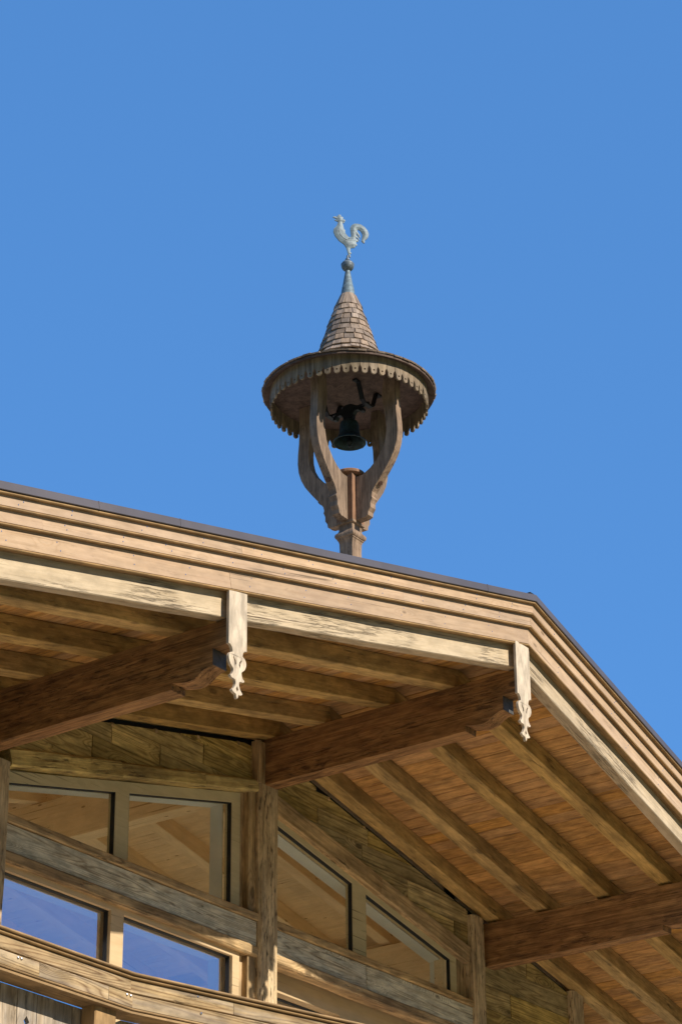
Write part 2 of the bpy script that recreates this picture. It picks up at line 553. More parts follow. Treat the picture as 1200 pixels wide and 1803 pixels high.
class Root:
    """Children are given in world coordinates; the inverse keeps them there."""


def adopt(root):
    bpy.context.view_layer.update()
    inv = root.matrix_world.inverted()
    for c in root.children:
        c.matrix_parent_inverse = inv


# ------------------------------------------------------------------ key dimensions (metres; camera at the origin, ground at GZ)
GZ = -1.6
XR = 14.791            # ridge line
TP = 0.218             # roof pitch, rise per metre
KP = 0.0658            # the verge draws back from the ridge by this much per metre
SP = 3.225             # ridge to side purlin
WY = 11.30             # wall plane
XL_END, XR_END = 8.6, 21.6
YBACK = 24.4
VY = 8.773             # verge (metal cap front) at the ridge


def zs(x, z0):
    return z0 - abs(x - XR) * TP


def ys(x, y0):
    return y0 + abs(x - XR) * KP


# ------------------------------------------------------------------ ground
g = link('meadow_ground', [(-700, -700, GZ - 0.02), (700, -700, GZ - 0.02), (700, 700, GZ - 0.02), (-700, 700, GZ - 0.02)], [(0, 1, 2, 3)], 'meadow')
g['kind'] = 'structure'
g = link('added_gravel_ground', [(-4, -2, GZ), (34, -2, GZ), (34, 28, GZ), (-4, 28, GZ)], [(0, 1, 2, 3)], 'gravel')  # unseen gravel patch added to bounce sunlight up under the eaves
g['kind'] = 'structure'
# unseen wooded slopes added below the frame, high in front to block sky light
hv, hf = [], []
NA, NR = 96, 7
for i in range(NA):
    a = 2 * math.pi * i / NA
    front = max(0.0, -math.sin(a)) ** 0.7
    east = max(0.0, math.cos(a)) if math.sin(a) < 0 else 0.0
    el = 7 + 17 * front * (1 - min(1.0, 1.15 * east)) + 1.6 * mn.noise(Vector((math.cos(a) * 3, math.sin(a) * 3, 0)))
    for j in range(NR):
        r = 260 + 420 * j / (NR - 1)
        k = j / (NR - 1)
        h = math.tan(math.radians(el)) * r * (k ** 0.6) + 6 * mn.noise(Vector((math.cos(a) * 9, math.sin(a) * 9, r * 0.01))) * k
        hv.append((r * math.cos(a), r * math.sin(a), GZ - 0.5 + h))
for i in range(NA):
    for j in range(NR - 1):
        i2 = (i + 1) % NA
        hf.append((i * NR + j, i * NR + j + 1, i2 * NR + j + 1, i2 * NR + j))
g = link('sky_blocking_hills', hv, hf, 'forest')
g['kind'] = 'structure'

# ------------------------------------------------------------------ chalet
CH = empty('chalet', (XR, WY, GZ), 'timber chalet gable with wide carved eaves, hewn purlins and glazed upper storey under blue sky', 'building')

# --- roof covering, with two unseen skylights added to light the room
def slab(name, s, xa, xb, ya, yb, z0=7.552, z1=7.925, mat='roofmetal'):
    """Piece of one slope; xa, xb from the ridge; ya None follows the verge."""
    V = []
    for z in (z0, z1):
        for q in (xa, xb):
            x = XR + s * q
            V.append((x, ys(x, VY + 0.17) if ya is None else ya, zs(x, z)))
            V.append((x, yb, zs(x, z)))
    F = [(0, 1, 3, 2), (4, 6, 7, 5), (0, 2, 6, 4), (1, 5, 7, 3), (0, 4, 5, 1), (2, 3, 7, 6)]
    if s < 0:
        F = [f[::-1] for f in F]
    return link(name, V, F, mat, CH)


SKY0, SKY1 = 15.9, 22.6
for s, xe in ((-1, XR - XL_END), (1, XR_END - XR)):
    slab('roof', s, 0, xe, None, SKY0)
    slab('roof', s, 0, 0.4, SKY0, SKY1)
    slab('roof', s, 4.3, xe, SKY0, SKY1)
    slab('roof', s, 0, xe, SKY1, YBACK)
    slab('added_skylight_pane', s, 0.4, 4.3, SKY0, SKY1, 7.88, 7.89, 'glass_clear')


def rake(name, side, xa, xb, zc, h, yf, th, mat, **kw):
    """Piece along the verge. xa, xb distances from the ridge; zc its centre height at the ridge; yf its front at the ridge."""
    s = side
    pa = Vector((XR + s * xa, ys(XR + s * xa, yf), zs(XR + s * xa, zc)))
    pb = Vector((XR + s * xb, ys(XR + s * xb, yf), zs(XR + s * xb, zc)))
    d = (pb - pa).normalized()
    # section: th goes back from the front plane
    back = Vector((0, 1, 0))
    upv = Vector((0, 0, 1))
    cut0 = ((XR, 0, 0), (1, 0, 0)) if xa == 0 else None
    o = beam(name, pa, pb, th, h, mat, CH, up=upv, cut0=cut0, anchor=(-s, 0), **kw)
    return o


# metal cap: face, lip, and dark underside board
for s, joints in ((-1, [0.0, 0.62, 3.9, 4.62, 6.19]), (1, [0.0, 2.6, 6.8])):
    for a, b in zip(joints[:-1], joints[1:]):
        rake('metal_cap', s, a, b - (0.003 if b < 6 else 0), 7.914, 0.054, VY, 0.09, 'cap', ch=0.003)
        if b < 6:
            rake('cap_seam', s, b - 0.004, b + 0.003, 7.914, 0.056, VY - 0.0015, 0.004, 'cap', ch=0.0005)
o = rake('cap_soffit_board', -1, 0, 6.19, 7.878, 0.016, VY + 0.012, 0.08, 'railtrim')
o = rake('cap_soffit_board', 1, 0, 6.8, 7.878, 0.016, VY + 0.012, 0.08, 'railtrim')
# ridge end cap
beam('ridge_cap', (XR + 0.01, VY + 0.04, 7.955), (XR + 0.01, YBACK, 7.955), 0.07, 0.03, 'black', CH)

TIERS = [(7.870, 7.785, VY + 0.038, [0, 3.28, 6.19], [0, 2.9, 6.8]),
         (7.785, 7.688, VY + 0.062, [0, 1.55, 5.02, 6.19], [0, 3.7, 6.8]),
         (7.688, 7.545, VY + 0.088, [0, 3.33, 6.19], [0, 2.1, 6.8])]
for ti, (zt, zb, yf, jl, jr) in enumerate(TIERS):
    bead = 0.012
    for s, js in ((-1, jl), (1, jr)):
        for a, b in zip(js[:-1], js[1:]):
            top, bot = zt, zb + bead + 0.0045
            rake('fascia_board', s, a, b - (0.0015 if b < 6 else 0), (top + bot) / 2, top - bot, yf + random.uniform(-0.0015, 0.001), 0.022, 'fascia', ch=0.002)
        rake('backing_board', s, 0, js[-1], (zt + zb) / 2 - 0.0, zt - zb - 0.012, yf + 0.0225, 0.05, 'railtrim', ch=0.001)
        rake('bead_moulding', s, 0, js[-1], zb + bead / 2, bead, yf - 0.004, 0.03, 'railtrim', ch=0.005)
# nails of the fascia
nv, nf = [], []
for ti, (zt, zb, yf, jl, jr) in enumerate(TIERS):
    for s, lim in ((-1, 6.1), (1, 6.7)):
        x = 0.3 + 0.1 * ti
        while x < lim:
            for q in (0.3, 0.72):
                xx = XR + s * (x + random.uniform(-0.04, 0.04))
                zc = zs(xx, zb + 0.02 + (zt - zb - 0.02) * (q + random.uniform(-0.06, 0.06)))
                yc = ys(xx, yf) - 0.0015
                k = len(nv)
                for j in range(6):
                    a = j * math.pi / 3
                    nv.append((xx + 0.0045 * math.cos(a), yc, zc + 0.0045 * math.sin(a)))
                nf.append(tuple(k + j for j in range(6)))
            x += random.uniform(0.42, 0.6)
o = link('nail_head', nv, nf, 'screw', CH)
o['kind'] = 'stuff'

# hewn barge beam under the fascia
for s, xe in ((-1, 6.19), (1, 6.8)):
    rake('barge_beam', s, 0, xe, 7.376 + 0.0975, 0.195, VY + 0.147, 0.095, 'barge', rough=0.0035, seg=0.07, ch=0.006)

# --- rafters
for i, yf in enumerate((9.484, 10.08, 10.70, 11.19)):
    for s, xe in ((-1, 6.15), (1, 6.75)):
        pa = Vector((XR, yf, zs(XR, 7.362)))
        pb = Vector((XR + s * xe, yf, zs(XR + s * xe, 7.362)))
        beam('rafter', pa, pb, 0.132, 0.142, 'rafter', CH, anchor=(-s, 1), cut0=((XR, 0, 0), (1, 0, 0)), rough=0.0025, seg=0.12, ch=0.005)
for k in range(12):
    yf = 11.73 + 0.61 * k
    for s, xe in ((-1, 6.15), (1, 6.75)):
        pa = Vector((XR + s * 4.72, yf, zs(XR + 4.72, 7.362)))
        pb = Vector((XR + s * xe, yf, zs(XR + s * xe, 7.362)))
        beam('rafter', pa, pb, 0.132, 0.142, 'rafter', CH, anchor=(-s, 1), ch=0.005)
# soffit boarding runs along Y over the rafters
bw = 0.142
for s, xe in ((-1, 6.15), (1, 6.75)):
    x = 0.0
    while x < xe:
        w = bw * random.uniform(0.93, 1.07)
        xm = XR + s * (x + w / 2)
        upv = Vector((s * TP, 0, 1)).normalized()
        z = zs(xm, 7.507 + 0.0115)
        dz = random.uniform(0, 0.0015)
        beam('roof_board', (xm, ys(xm, VY + 0.235), z + dz), (xm, 11.38 if x < 4.6 else YBACK, z + dz), (w - 0.0035) * math.sqrt(1 + TP * TP), 0.02, 'board', CH, up=upv, ch=0.003)
        x += w

# --- purlins with carved ends
def purlin(xc, zb, yo, yend, mat='purlin', name='purlin', h=0.382, w=0.143):
    prof = [(yend, zb), (9.40, zb), (9.395, zb + 0.046), (9.33, zb + 0.030), (9.27, zb + 0.022), (9.23, zb + 0.025), (9.195, zb + 0.037),
            (9.165, zb + 0.055), (9.135, zb + 0.074), (9.105, zb + 0.086), (9.064, zb + 0.092), (9.064, zb + 0.205), (8.935, zb + 0.207), (8.935, zb + h), (yend, zb + h)]
    # extra points so that the top and bottom edges can wander
    pts = []
    for i, (y, z) in enumerate(prof):
        yy = y if y == yend else y + yo
        if i == 1 or i == 14:
            y0, z0 = pts[-1] if i == 1 else pts[-1]
            n = 24
            for k in range(1, n):
                yk = y0 + (yy - y0) * k / n
                pts.append((yk, z + 0.006 * mn.noise(Vector((yk * 2.3, xc, z)))))
        pts.append((yy, z))
    o = extr(name, pts, ((xc - w / 2, 0, 0), (0, 1, 0), (0, 0, 1), (1, 0, 0)), w, mat, CH, grain='x', ch=0.005)
    p = beam('end_plate', (xc - w / 2 + 0.004, 9.062 + yo, zb + 0.1485), (xc + w / 2 - 0.004, 9.062 + yo, zb + 0.1485), 0.006, 0.112, 'endplate', o)
    return o


YI = 23.4
purlin(XR, 6.964, 0.0, 11.40)
purlin(XR - SP, 6.262, 0.178, 11.40)
purlin(XR + SP, 6.262, 0.178, 11.40)

# --- fretwork pendants at the verge
PR = [(0.094, 6.445), (0.076, 6.443), (0.059, 6.427), (0.052, 6.403), (0.056, 6.396), (0.070, 6.391), (0.083, 6.378), (0.090, 6.357), (0.085, 6.331),
      (0.070, 6.307), (0.046, 6.288), (0.043, 6.274), (0.048, 6.258), (0.058, 6.243), (0.071, 6.236), (0.068, 6.226), (0.056, 6.219), (0.032, 6.217),
      (0.022, 6.212), (0.018, 6.190), (0.028, 6.165), (0.042, 6.149), (0.054, 6.139), (0.044, 6.128), (0.026, 6.122), (0.013, 6.120), (0.009, 6.104), (0.0, 6.090)]
SLIT = [(0.040, 6.379), (0.044, 6.362), (0.030, 6.336), (0.026, 6.306), (0.014, 6.326), (0.019, 6.348), (0.034, 6.362)]
DIA = [(0.0, 6.178), (0.0125, 6.156), (0.0, 6.136), (-0.0125, 6.156)]


def dense(L):
    out = []
    for i in range(len(L) - 1):
        p0 = L[max(i - 1, 0)]
        p1, p2 = L[i], L[i + 1]
        p3 = L[min(i + 2, len(L) - 1)]
        out.append(p1)
        q = tuple((-a + 9 * b + 9 * c - d) / 16 for a, b, c, d in zip(p0, p1, p2, p3))
        out.append(q)
    out.append(L[-1])
    return out


def pendant(xc, dz, peak=False):
    r = dense(PR)
    y = ys(xc, VY + 0.086)
    if peak:
        top = [(-0.094, 7.528 - dz), (0.088, 7.528 - dz), (0.094, 7.50 - dz)]
    else:
        top = [(-0.094, zs(xc - 0.094, 7.545) - dz), (0.094, zs(xc + 0.094, 7.545) - dz)]
    out = top + r + [(-a, b) for a, b in reversed(r[:-1])]
    out = [(a, b + dz) for a, b in out]
    hs = [[(a, b + dz) for a, b in SLIT], [(-a, b + dz) for a, b in SLIT], [(a, b + dz) for a, b in DIA]]
    return extr('pendant_board', out, ((xc, y + 0.001, 0), (1, 0, 0), (0, 0, 1), (0, 1, 0)), 0.022, 'pendant', CH, holes=hs, ch=0.0012)


pendant(11.543, 0.0)
pendant(14.705, 0.662, True)
pendant(2 * XR - 11.543, 0.0)

# ------------------------------------------------------------------ gable wall
# wall core, deep enough to carry the openings: built from pieces between the openings
def boards(region, y, th, mat, z0, z1, bh=0.17, parent=None, name='wall_board', lens=(0.7, 1.9), gap=0.006, mats=None):
    parent = parent or CH
    xs = [p[0] for p in region]
    xa, xb = min(xs), max(xs)
    z = z0
    while z < z1:
        h = bh * random.uniform(0.85, 1.15)
        x = xa - random.uniform(0, 0.6)
        while x < xb:
            L = random.uniform(*lens)
            poly = clip([(x, z), (x + L - gap, z), (x + L - gap, z + h - gap), (x, z + h - gap)], region)
            if len(poly) >= 3:
                ar = abs(sum(poly[i][0] * poly[(i + 1) % len(poly)][1] - poly[(i + 1) % len(poly)][0] * poly[i][1] for i in range(len(poly)))) / 2
                if ar > 0.002:
                    m = random.choice(mats) if mats else mat
                    extr(name, poly, ((0, y + random.uniform(-0.004, 0.004), 0), (1, 0, 0), (0, 0, 1), (0, 1, 0)), th, m, parent, grain='x')
            x += L
        z += h


def wallbox(x0, x1, z0, z1, y0=11.41, y1=11.52, mat='plaster', name='wall'):
    return beam(name, (x0, (y0 + y1) / 2, (z0 + z1) / 2), (x1, (y0 + y1) / 2, (z0 + z1) / 2), y1 - y0, z1 - z0, mat, CH, ch=0.001)


def poly_wall(pts, y0=11.40, y1=11.52, mat='inner', name='wall'):
    return extr(name, pts, ((0, y0, 0), (1, 0, 0), (0, 0, 1), (0, 1, 0)), y1 - y0, mat, CH, grain='x')


XC0, XC1 = 2 * XR - 19.50, 19.50      # corners of the house


def ltop(x):   # top line of the window frames, left bay
    return 6.855 - 0.235 * (14.514 - x)


def rtop(x):   # right bay
    return 6.800 - 0.209 * (x - 14.988)


# wall above the windows (inner leaf) and black strip for the shade under the rafter
poly_wall([(11.60, ltop(11.60) + 0.0), (14.60, ltop(14.60) + 0.0), (14.72, 7.30), (14.72, 7.49), (11.60, zs(11.60, 7.50))], 11.40)
poly_wall([(14.86, rtop(14.86)), (17.60, rtop(17.60)), (17.60, zs(17.60, 7.50)), (14.86, 7.485)], 11.40)
wallbox(14.60, 14.90, 2.7, 6.96)
poly_wall([(17.42, 2.7), (XC1, 2.7), (XC1, zs(XC1, 7.50)), (17.42, zs(17.42, 7.50))], 11.40)
poly_wall([(XC0, 2.7), (11.84, 2.7), (11.84, zs(11.84, 7.50)), (XC0, zs(XC0, 7.50))], 11.40)
wallbox(XC0, XC1, GZ, 2.7, 11.33, 11.60)
for s, xe in ((-1, 4.69), (1, 4.69)):
    pa = Vector((XR + s * 0.08, 11.385, zs(XR + s * 0.08, 7.33)))
    pb = Vector((XR + s * xe, 11.385, zs(XR + s * xe, 7.33)))
    beam('joint_shade_strip', pa, pb, 0.03, 0.09, 'black', CH)  # black strip put in for the shade inside the open joint
    for q in [0.35 + 0.5 * i for i in range(8)]:
        x = XR + s * q
        beam('spacer_block', (x - 0.012, 11.345, zs(x, 7.318)), (x + 0.012, 11.345, zs(x, 7.318)), 0.03, 0.03, 'brownboard', CH)

# cladding above the left windows
def lintel_top(x):
    return 6.985 - 0.213 * (14.656 - x)


regL = [(11.84, lintel_top(11.84) - 0.03), (14.64, lintel_top(14.64) - 0.03), (14.64, zs(14.64, 7.327)), (11.84, zs(11.84, 7.327))]
boards(regL, 11.335, 0.03, 'cladding', 6.2, 7.4, 0.185, lens=(0.5, 1.3))
# rough lintel
for a, b in ((11.845, 13.02), (13.02, 13.99), (13.99, 14.645)):
    def zc(x):
        th = 0.145 - 0.05 * (x - 11.85) / 2.8
        return lintel_top(x) - th / 2
    th = 0.145 - 0.05 * ((a + b) / 2 - 11.85) / 2.8
    beam('lintel_log', (a, 11.29, zc(a)), (b - 0.004, 11.29, zc(b)), 0.12, th, 'lintel', CH, anchor=(-1, 0), rough=0.007, seg=0.06, ch=0.014)
# trim beside the ridge purlin and right of it
beam('corner_trim', (14.665, 11.31, 6.96), (14.665, 11.31, 7.31), 0.07, 0.10, 'brownboard', CH, up=(1, 0, 0), rough=0.002)

# cladding above the right windows
regR = [(14.90, rtop(14.90) + 0.05), (17.68, rtop(17.68) + 0.05), (17.68, zs(17.68, 7.327)), (14.90, zs(14.90, 7.327))]
boards(regR, 11.335, 0.03, 'cladding', 6.1, 7.4, 0.155, lens=(0.6, 1.6))
# broad brown band boards along the sloping head of the right windows
for a, b in ((14.90, 16.35), (16.35, 17.67)):
    beam('head_board', (a, 11.31, rtop(a) + 0.055), (b - 0.003, 11.31, rtop(b) + 0.055), 0.09, 0.155, 'brownboard', CH, anchor=(-1, 0), rough=0.004, seg=0.08, ch=0.006)
# cladding right of post 3
boards([(17.86, 2.8), (19.34, 2.8), (19.34, zs(19.34, 7.327)), (17.86, zs(17.86, 7.327))], 11.335, 0.03, 'cladding', 2.8, 7.0, 0.20, lens=(0.9, 2.2))
boards([(XC0, 2.8), (11.62, 2.8), (11.62, zs(11.62, 7.327)), (XC0, zs(XC0, 7.327))], 11.335, 0.03, 'cladding', 2.8, 7.0, 0.20, lens=(0.9, 2.2))

# posts
def post(x0, x1, ztop, yf=11.275, zb=2.8, mat='post', rough=0.006):
    return beam('post', ((x0 + x1) / 2, yf + 0.09, zb), ((x0 + x1) / 2, yf + 0.09, ztop), x1 - x0, 0.18, mat, CH, up=(0, -1, 0), rough=rough, seg=0.07, ch=0.022)


post(11.59, 11.845, 6.262)
post(14.655, 14.895, 6.964)
post(17.675, 17.865, 6.66)
post(19.32, 19.52, 6.36)
post(XC0 - 0.02, XC0 + 0.18, 6.36)
# jamb boards next to post 2 and post 3
beam('jamb_board', (14.615, 11.375, 2.8), (14.615, 11.375, 6.90), 0.10, 0.11, 'brownboard', CH, up=(0, -1, 0), rough=0.002)
beam('jamb_board', (14.545, 11.41, 2.8), (14.545, 11.41, 6.87), 0.06, 0.07, 'brownboard', CH, up=(0, -1, 0), rough=0.002)
beam('jamb_board', (17.605, 11.40, 2.8), (17.605, 11.40, 6.30), 0.15, 0.07, 'brownboard', CH, up=(0, -1, 0), rough=0.002)
# transoms: cap strip, face plank, lower hewn plank
for xa, xb in ((11.84, 14.66), (14.89, 17.68)):
    beam('transom_strip', (xa, 11.29, 5.872), (xb, 11.29, 5.872), 0.13, 0.062, 'brownboard', CH, anchor=(-1, 0), rough=0.004, seg=0.07, ch=0.008)
    if xa < 14:
        beam('transom_plank', (xa, 11.31, 5.735), (xb, 11.31, 5.735), 0.10, 0.205, 'greyboard', CH, anchor=(-1, 0), rough=0.0025, seg=0.08)
    else:
        beam('transom_plank', (xa, 11.31, 5.735), (xa + 1.22, 11.31, 5.735), 0.10, 0.205, 'greyboard', CH, anchor=(-1, 0), rough=0.0025, seg=0.08)
        beam('transom_plank', (xa + 1.224, 11.307, 5.735), (xb, 11.307, 5.735), 0.10, 0.205, 'greyboard', CH, anchor=(-1, 0), rough=0.0025, seg=0.08)
    beam('transom_plank', (xa, 11.29, 5.598), (xb - 0.004, 11.29, 5.598), 0.13, 0.083, 'brownboard', CH, anchor=(-1, 0), rough=0.007, seg=0.06, ch=0.012)

# --- windows
def window(outer, panes, mat, y=11.295, dep=0.07, name='window', gy=0.042, glass='glass'):
    """frame plate with pane openings; panes are polygons (x, z). Glass set back, black lining for seal and recess shade round each opening."""
    fr = extr(name, outer, ((0, y, 0), (1, 0, 0), (0, 0, 1), (0, 1, 0)), dep, mat, CH, holes=panes, grain='x', ch=0.002)
    for p in panes:
        xs = [q[0] for q in p]
        extr('pane', [((a), (b)) for a, b in p], ((0, y + gy, 0), (1, 0, 0), (0, 0, 1), (0, 1, 0)), 0.006, glass, fr)
        # thin black liner strips along each edge: rubber seal plus painted recess shade
        n = len(p)
        cx = sum(q[0] for q in p) / n
        cz = sum(q[1] for q in p) / n
        for i in range(n):
            (x0, z0), (x1, z1) = p[i], p[(i + 1) % n]
            dx, dz = x1 - x0, z1 - z0
            L = math.hypot(dx, dz)
            nx, nz = -dz / L, dx / L
            if (cx - x0) * nx + (cz - z0) * nz < 0:
                nx, nz = -nx, -nz
            k = 0.0035
            beam('seal_shade', (x0 + nx * k, y + gy - 0.019, z0 + nz * k), (x1 + nx * k, y + gy - 0.019, z1 + nz * k), 0.036, 0.006, 'black', fr, up=(nx, 0, nz), ch=0.0008)
    return fr


zl = 5.80
pL1 = [(11.86, zl), (13.040, zl), (13.040, ltop(13.040) - 0.085), (11.86, ltop(11.86) - 0.085)]
pL2 = [(13.193, zl), (14.408, zl), (14.408, ltop(14.408) - 0.085), (13.193, ltop(13.193) - 0.085)]
window([(11.80, 5.72), (14.514, 5.72), (14.514, ltop(14.514)), (11.80, ltop(11.80))], [pL1, pL2], 'frame', y=11.365)
pR1 = [(14.93, zl), (16.007, zl), (16.007, rtop(16.007) - 0.075), (14.93, rtop(14.93) - 0.075)]
pR2 = [(16.198, zl), (17.435, zl), (17.435, rtop(17.435) - 0.075), (16.198, rtop(16.198) - 0.075)]
window([(14.88, 5.72), (17.53, 5.72), (17.53, rtop(17.53)), (14.88, rtop(14.88))], [pR1, pR2], 'frame', y=11.365)
zg, zf = 5.515, 2.98
window([(11.80, 2.82), (14.49, 2.82), (14.49, 5.62), (11.80, 5.62)],
       [[(11.88, zf), (13.005, zf), (13.005, zg), (11.88, zg)], [(13.146, zf), (14.405, zf), (14.405, zg), (13.146, zg)]], 'frame_lo', y=11.34, dep=0.10, gy=0.065, glass='glass_coated')
beam('head_shade_strip', (14.87, 11.43, 5.64), (17.62, 11.43, 5.64), 0.14, 0.06, 'black', CH)  # black board stands for the shade in the gap above the frame
window([(14.85, 2.82), (17.70, 2.82), (17.70, 5.60), (14.85, 5.60)],
       [[(15.02, zf), (15.96, zf), (15.96, 5.42), (15.02, 5.42)], [(16.22, zf), (17.55, zf), (17.55, 5.42), (16.22, 5.42)]], 'frame_lo', y=11.47, dep=0.14, gy=0.12, glass='glass_coated')
# pale inner reveals
def reveal(p0, p1, up):
    beam('window_reveal', p0, p1, 0.12, 0.012, 'reveal', CH, up=up, ch=0.001)


reveal((14.425, 11.525, 2.98), (14.42, 11.525, ltop(14.42)), (-1, 0, 0))
reveal((11.84, 11.525, ltop(11.84) - 0.074), (14.41, 11.525, ltop(14.41) - 0.074), (0, 0, 1))
reveal((14.93, 11.525, rtop(14.93) - 0.060), (17.44, 11.525, rtop(17.44) - 0.060), (0, 0, 1))
reveal((17.455, 11.525, 2.98), (17.455, 11.525, rtop(17.455)), (-1, 0, 0))
reveal((11.84, 11.525, zg + 0.012), (14.41, 11.525, zg + 0.012), (0, 0, 1))

# --- interior seen through the glass
for xc, zb in ((XR, 6.955), (XR - SP, 6.262), (XR + SP, 6.262)):
    beam('inner_purlin', (xc, 11.60, zb + 0.191), (xc, YI, zb + 0.191), 0.16, 0.382, 'inner', CH, ch=0.006)
for yf in (11.68, 12.34, 13.0, 13.66, 14.32, 14.98, 15.64, 22.9):
    for s in (-1, 1):
        pa = Vector((XR, yf, 7.362))
        pb = Vector((XR + s * 4.65, yf, zs(XR + 4.65, 7.362)))
        beam('inner_rafter', pa, pb, 0.12, 0.15, 'inner', CH, anchor=(-s, 1), cut0=((XR, 0, 0), (1, 0, 0)), ch=0.004)
for s in (-1, 1):
    x = 0.0
    while x < 4.65:
        w = 0.2 * random.uniform(0.9, 1.1)
        xm = XR + s * (x + w / 2)
        for ya, yb in (((11.53, SKY0), (SKY1, YI)) if 0.3 < x + w / 2 < 4.4 else ((11.53, YI),)):
            beam('inner_ceiling_board', (xm, ya, zs(xm, 7.5205)), (xm, yb, zs(xm, 7.5205)), (w - 0.002) * 1.023, 0.016, 'inner', CH, up=(s * TP, 0, 1), ch=0.002)
        x += w
beam('inner_floor', (XR, 11.55, 2.75), (XR, YI, 2.75), 9.3, 0.12, 'inner', CH)
# rear and side walls of the room with tall window openings
bk = [(XC0, 2.7), (XC1, 2.7), (XC1, zs(XC1, 7.5)), (XR, 7.5), (XC0, zs(XC0, 7.5))]
extr('rear_wall', bk, ((0, YI, 0), (1, 0, 0), (0, 0, 1), (0, 1, 0)), 0.2, 'room_white', CH)
for xw in (XC0, XC1 - 0.12):
    zt_ = zs(xw + (0.12 if xw > XR else 0), 7.5)
    extr('side_wall', [(11.5, 2.7), (YI, 2.7), (YI, zt_), (11.5, zt_)], ((xw, 0, 0), (0, 1, 0), (0, 0, 1), (1, 0, 0)), 0.12, 'plaster', CH)
for xw in (XC0 - 0.0, XC1 - 0.2):
    beam('side_wall', (xw + 0.1, 11.61, GZ + 2.14), (xw + 0.1, YI, GZ + 2.14), 0.2, 4.28, 'plaster', CH)
beam('rear_wall', (XC0 + 0.21, YI + 0.1, GZ + 2.14), (XC1 - 0.21, YI + 0.1, GZ + 2.14), 0.2, 4.27, 'plaster', CH)

# ------------------------------------------------------------------ balcony
BX, BY = 9.934, 8.50
K2 = -0.24
xpk = XR
seg_pts = [(8.0, BY), (BX, BY), (xpk, BY + K2 * (xpk - BX)), (2 * XR - BX, BY), (21.0, BY)]


def bal_run(name, zc, h, yo, th, mat, jl=None, **kw):
    """Pieces along the balcony front, mitred at its corners."""
    for i in range(4):
        (x0, y0), (x1, y1) = seg_pts[i], seg_pts[i + 1]
        d = Vector((x1 - x0, y1 - y0, 0))
        L = d.length
        dn = d.normalized()
        nrm = Vector((dn.y, -dn.x, 0))      # outwards
        def bis(k):
            if k <= 0 or k >= 4:
                return None
            a = (Vector(seg_pts[k]) - Vector(seg_pts[k - 1])).normalized()
            b = (Vector(seg_pts[k + 1]) - Vector(seg_pts[k])).normalized()
            t = (a + b).normalized()
            return ((seg_pts[k][0], seg_pts[k][1], 0), (t.x, t.y, 0))
        js = [0.0, L]
        if jl and i in jl:
            js = [0.0] + [q * L for q in jl[i]] + [L]
        for a, b in zip(js[:-1], js[1:]):
            off = -nrm * yo
            pa = Vector((x0, y0, zc)) + dn * a + off
            pb = Vector((x0, y0, zc)) + dn * (b - (0.002 if b < L else 0)) + off
            beam(name, pa, pb, th, h, mat, CH, anchor=(-1, 0), cut0=bis(i) if a == 0 else None, cut1=bis(i + 1) if b == L else None, **kw)


bal_run('balcony_handrail', 3.825, 0.0136, -0.0255, 0.17, 'railtrim', ch=0.005)
bal_run('handrail_bead', 3.8088, 0.0153, -0.0102, 0.136, 'railtrim', ch=0.006)
bal_run('rail_plank', 3.7634, 0.0723, 0.0068, 0.0382, 'rail', {0: [0.35], 1: [0.14, 0.5], 2: [0.5]}, ch=0.004, rough=0.0015, seg=0.1)
bal_run('rail_groove_strip', 3.7213, 0.0119, 0.017, 0.0255, 'brownboard')  # recessed strip in the groove between the two planks
bal_run('rail_plank', 3.6771, 0.0765, -0.0102, 0.0425, 'rail', {0: [0.62, 0.9], 1: [0.33, 0.7], 2: [0.5]}, ch=0.004, rough=0.002, seg=0.1)
bal_run('lower_trim', 3.6329, 0.0102, -0.0136, 0.136, 'railtrim', ch=0.004)
bal_run('rail_underboard', 3.618, 0.0153, -0.0051, 0.1403, 'railtrim', ch=0.002)
# vertical boards of the balustrade
def along(i, s):
    (x0, y0), (x1, y1) = seg_pts[i], seg_pts[i + 1]
    d = Vector((x1 - x0, y1 - y0, 0)).normalized()
    return Vector((x0, y0, 0)) + d * s, d, Vector((d.y, -d.x, 0)), (Vector((x1, y1, 0)) - Vector((x0, y0, 0))).length


for i in range(4):
    _, _, _, L = along(i, 0)
    s = 0.03
    k = 0
    while s < L - 0.05:
        tight = i in (0, 3)
        w = (0.132 * random.uniform(0.85, 1.15)) if tight else 0.098
        w = min(w, L - s)
        p, d, nr, _ = along(i, s + w / 2)
        p = p - nr * (0.140 + random.uniform(-0.003, 0.003))
        # plank outline in (d, z)
        hw = w / 2 - 0.002
        holes = []
        if tight and 11.17 < p.x < 11.34:
            pass
        rect = [(-hw, 2.72), (hw, 2.72), (hw, 3.6095), (-hw, 3.6095)]
        if tight and k % 5 == 4:
            for zc in (3.45, 3.34):
                holes.append([(0, zc + 0.03), (0.022, zc), (0, zc - 0.03), (-0.022, zc)])
        extr('balustrade_board', rect, (p, d, (0, 0, 1), -nr), 0.028 if tight else 0.05, 'balgrey' if tight else 'cladding', CH, holes=holes, grain='y')
        s += w + (0.0 if tight else 0.062)
        k += 1
# bracket block at the bend
p, d, nr, L = along(0, seg_pts[1][0] - seg_pts[0][0] - 0.16)
beam('corner_block', (9.775, 8.585, 2.72), (9.775, 8.585, 3.6095), 0.17, 0.10, 'railtrim', CH, up=(0, -1, 0), ch=0.006)
# balcony floor with its beams
V = [(x, y + 0.10, 2.80) for x, y in seg_pts] + [(21.0, 11.34, 2.80), (8.0, 11.34, 2.80)]
V2 = [(x, y, 2.66) for x, y, z in V]
n = len(V)
F = [tuple(range(n)), tuple(reversed(range(n, 2 * n)))] + [(i, i + n, (i + 1) % n + n, (i + 1) % n) for i in range(n)]
link('balcony_floor', V + V2, F, 'deck', CH, [Vector(v) for v in V + V2])
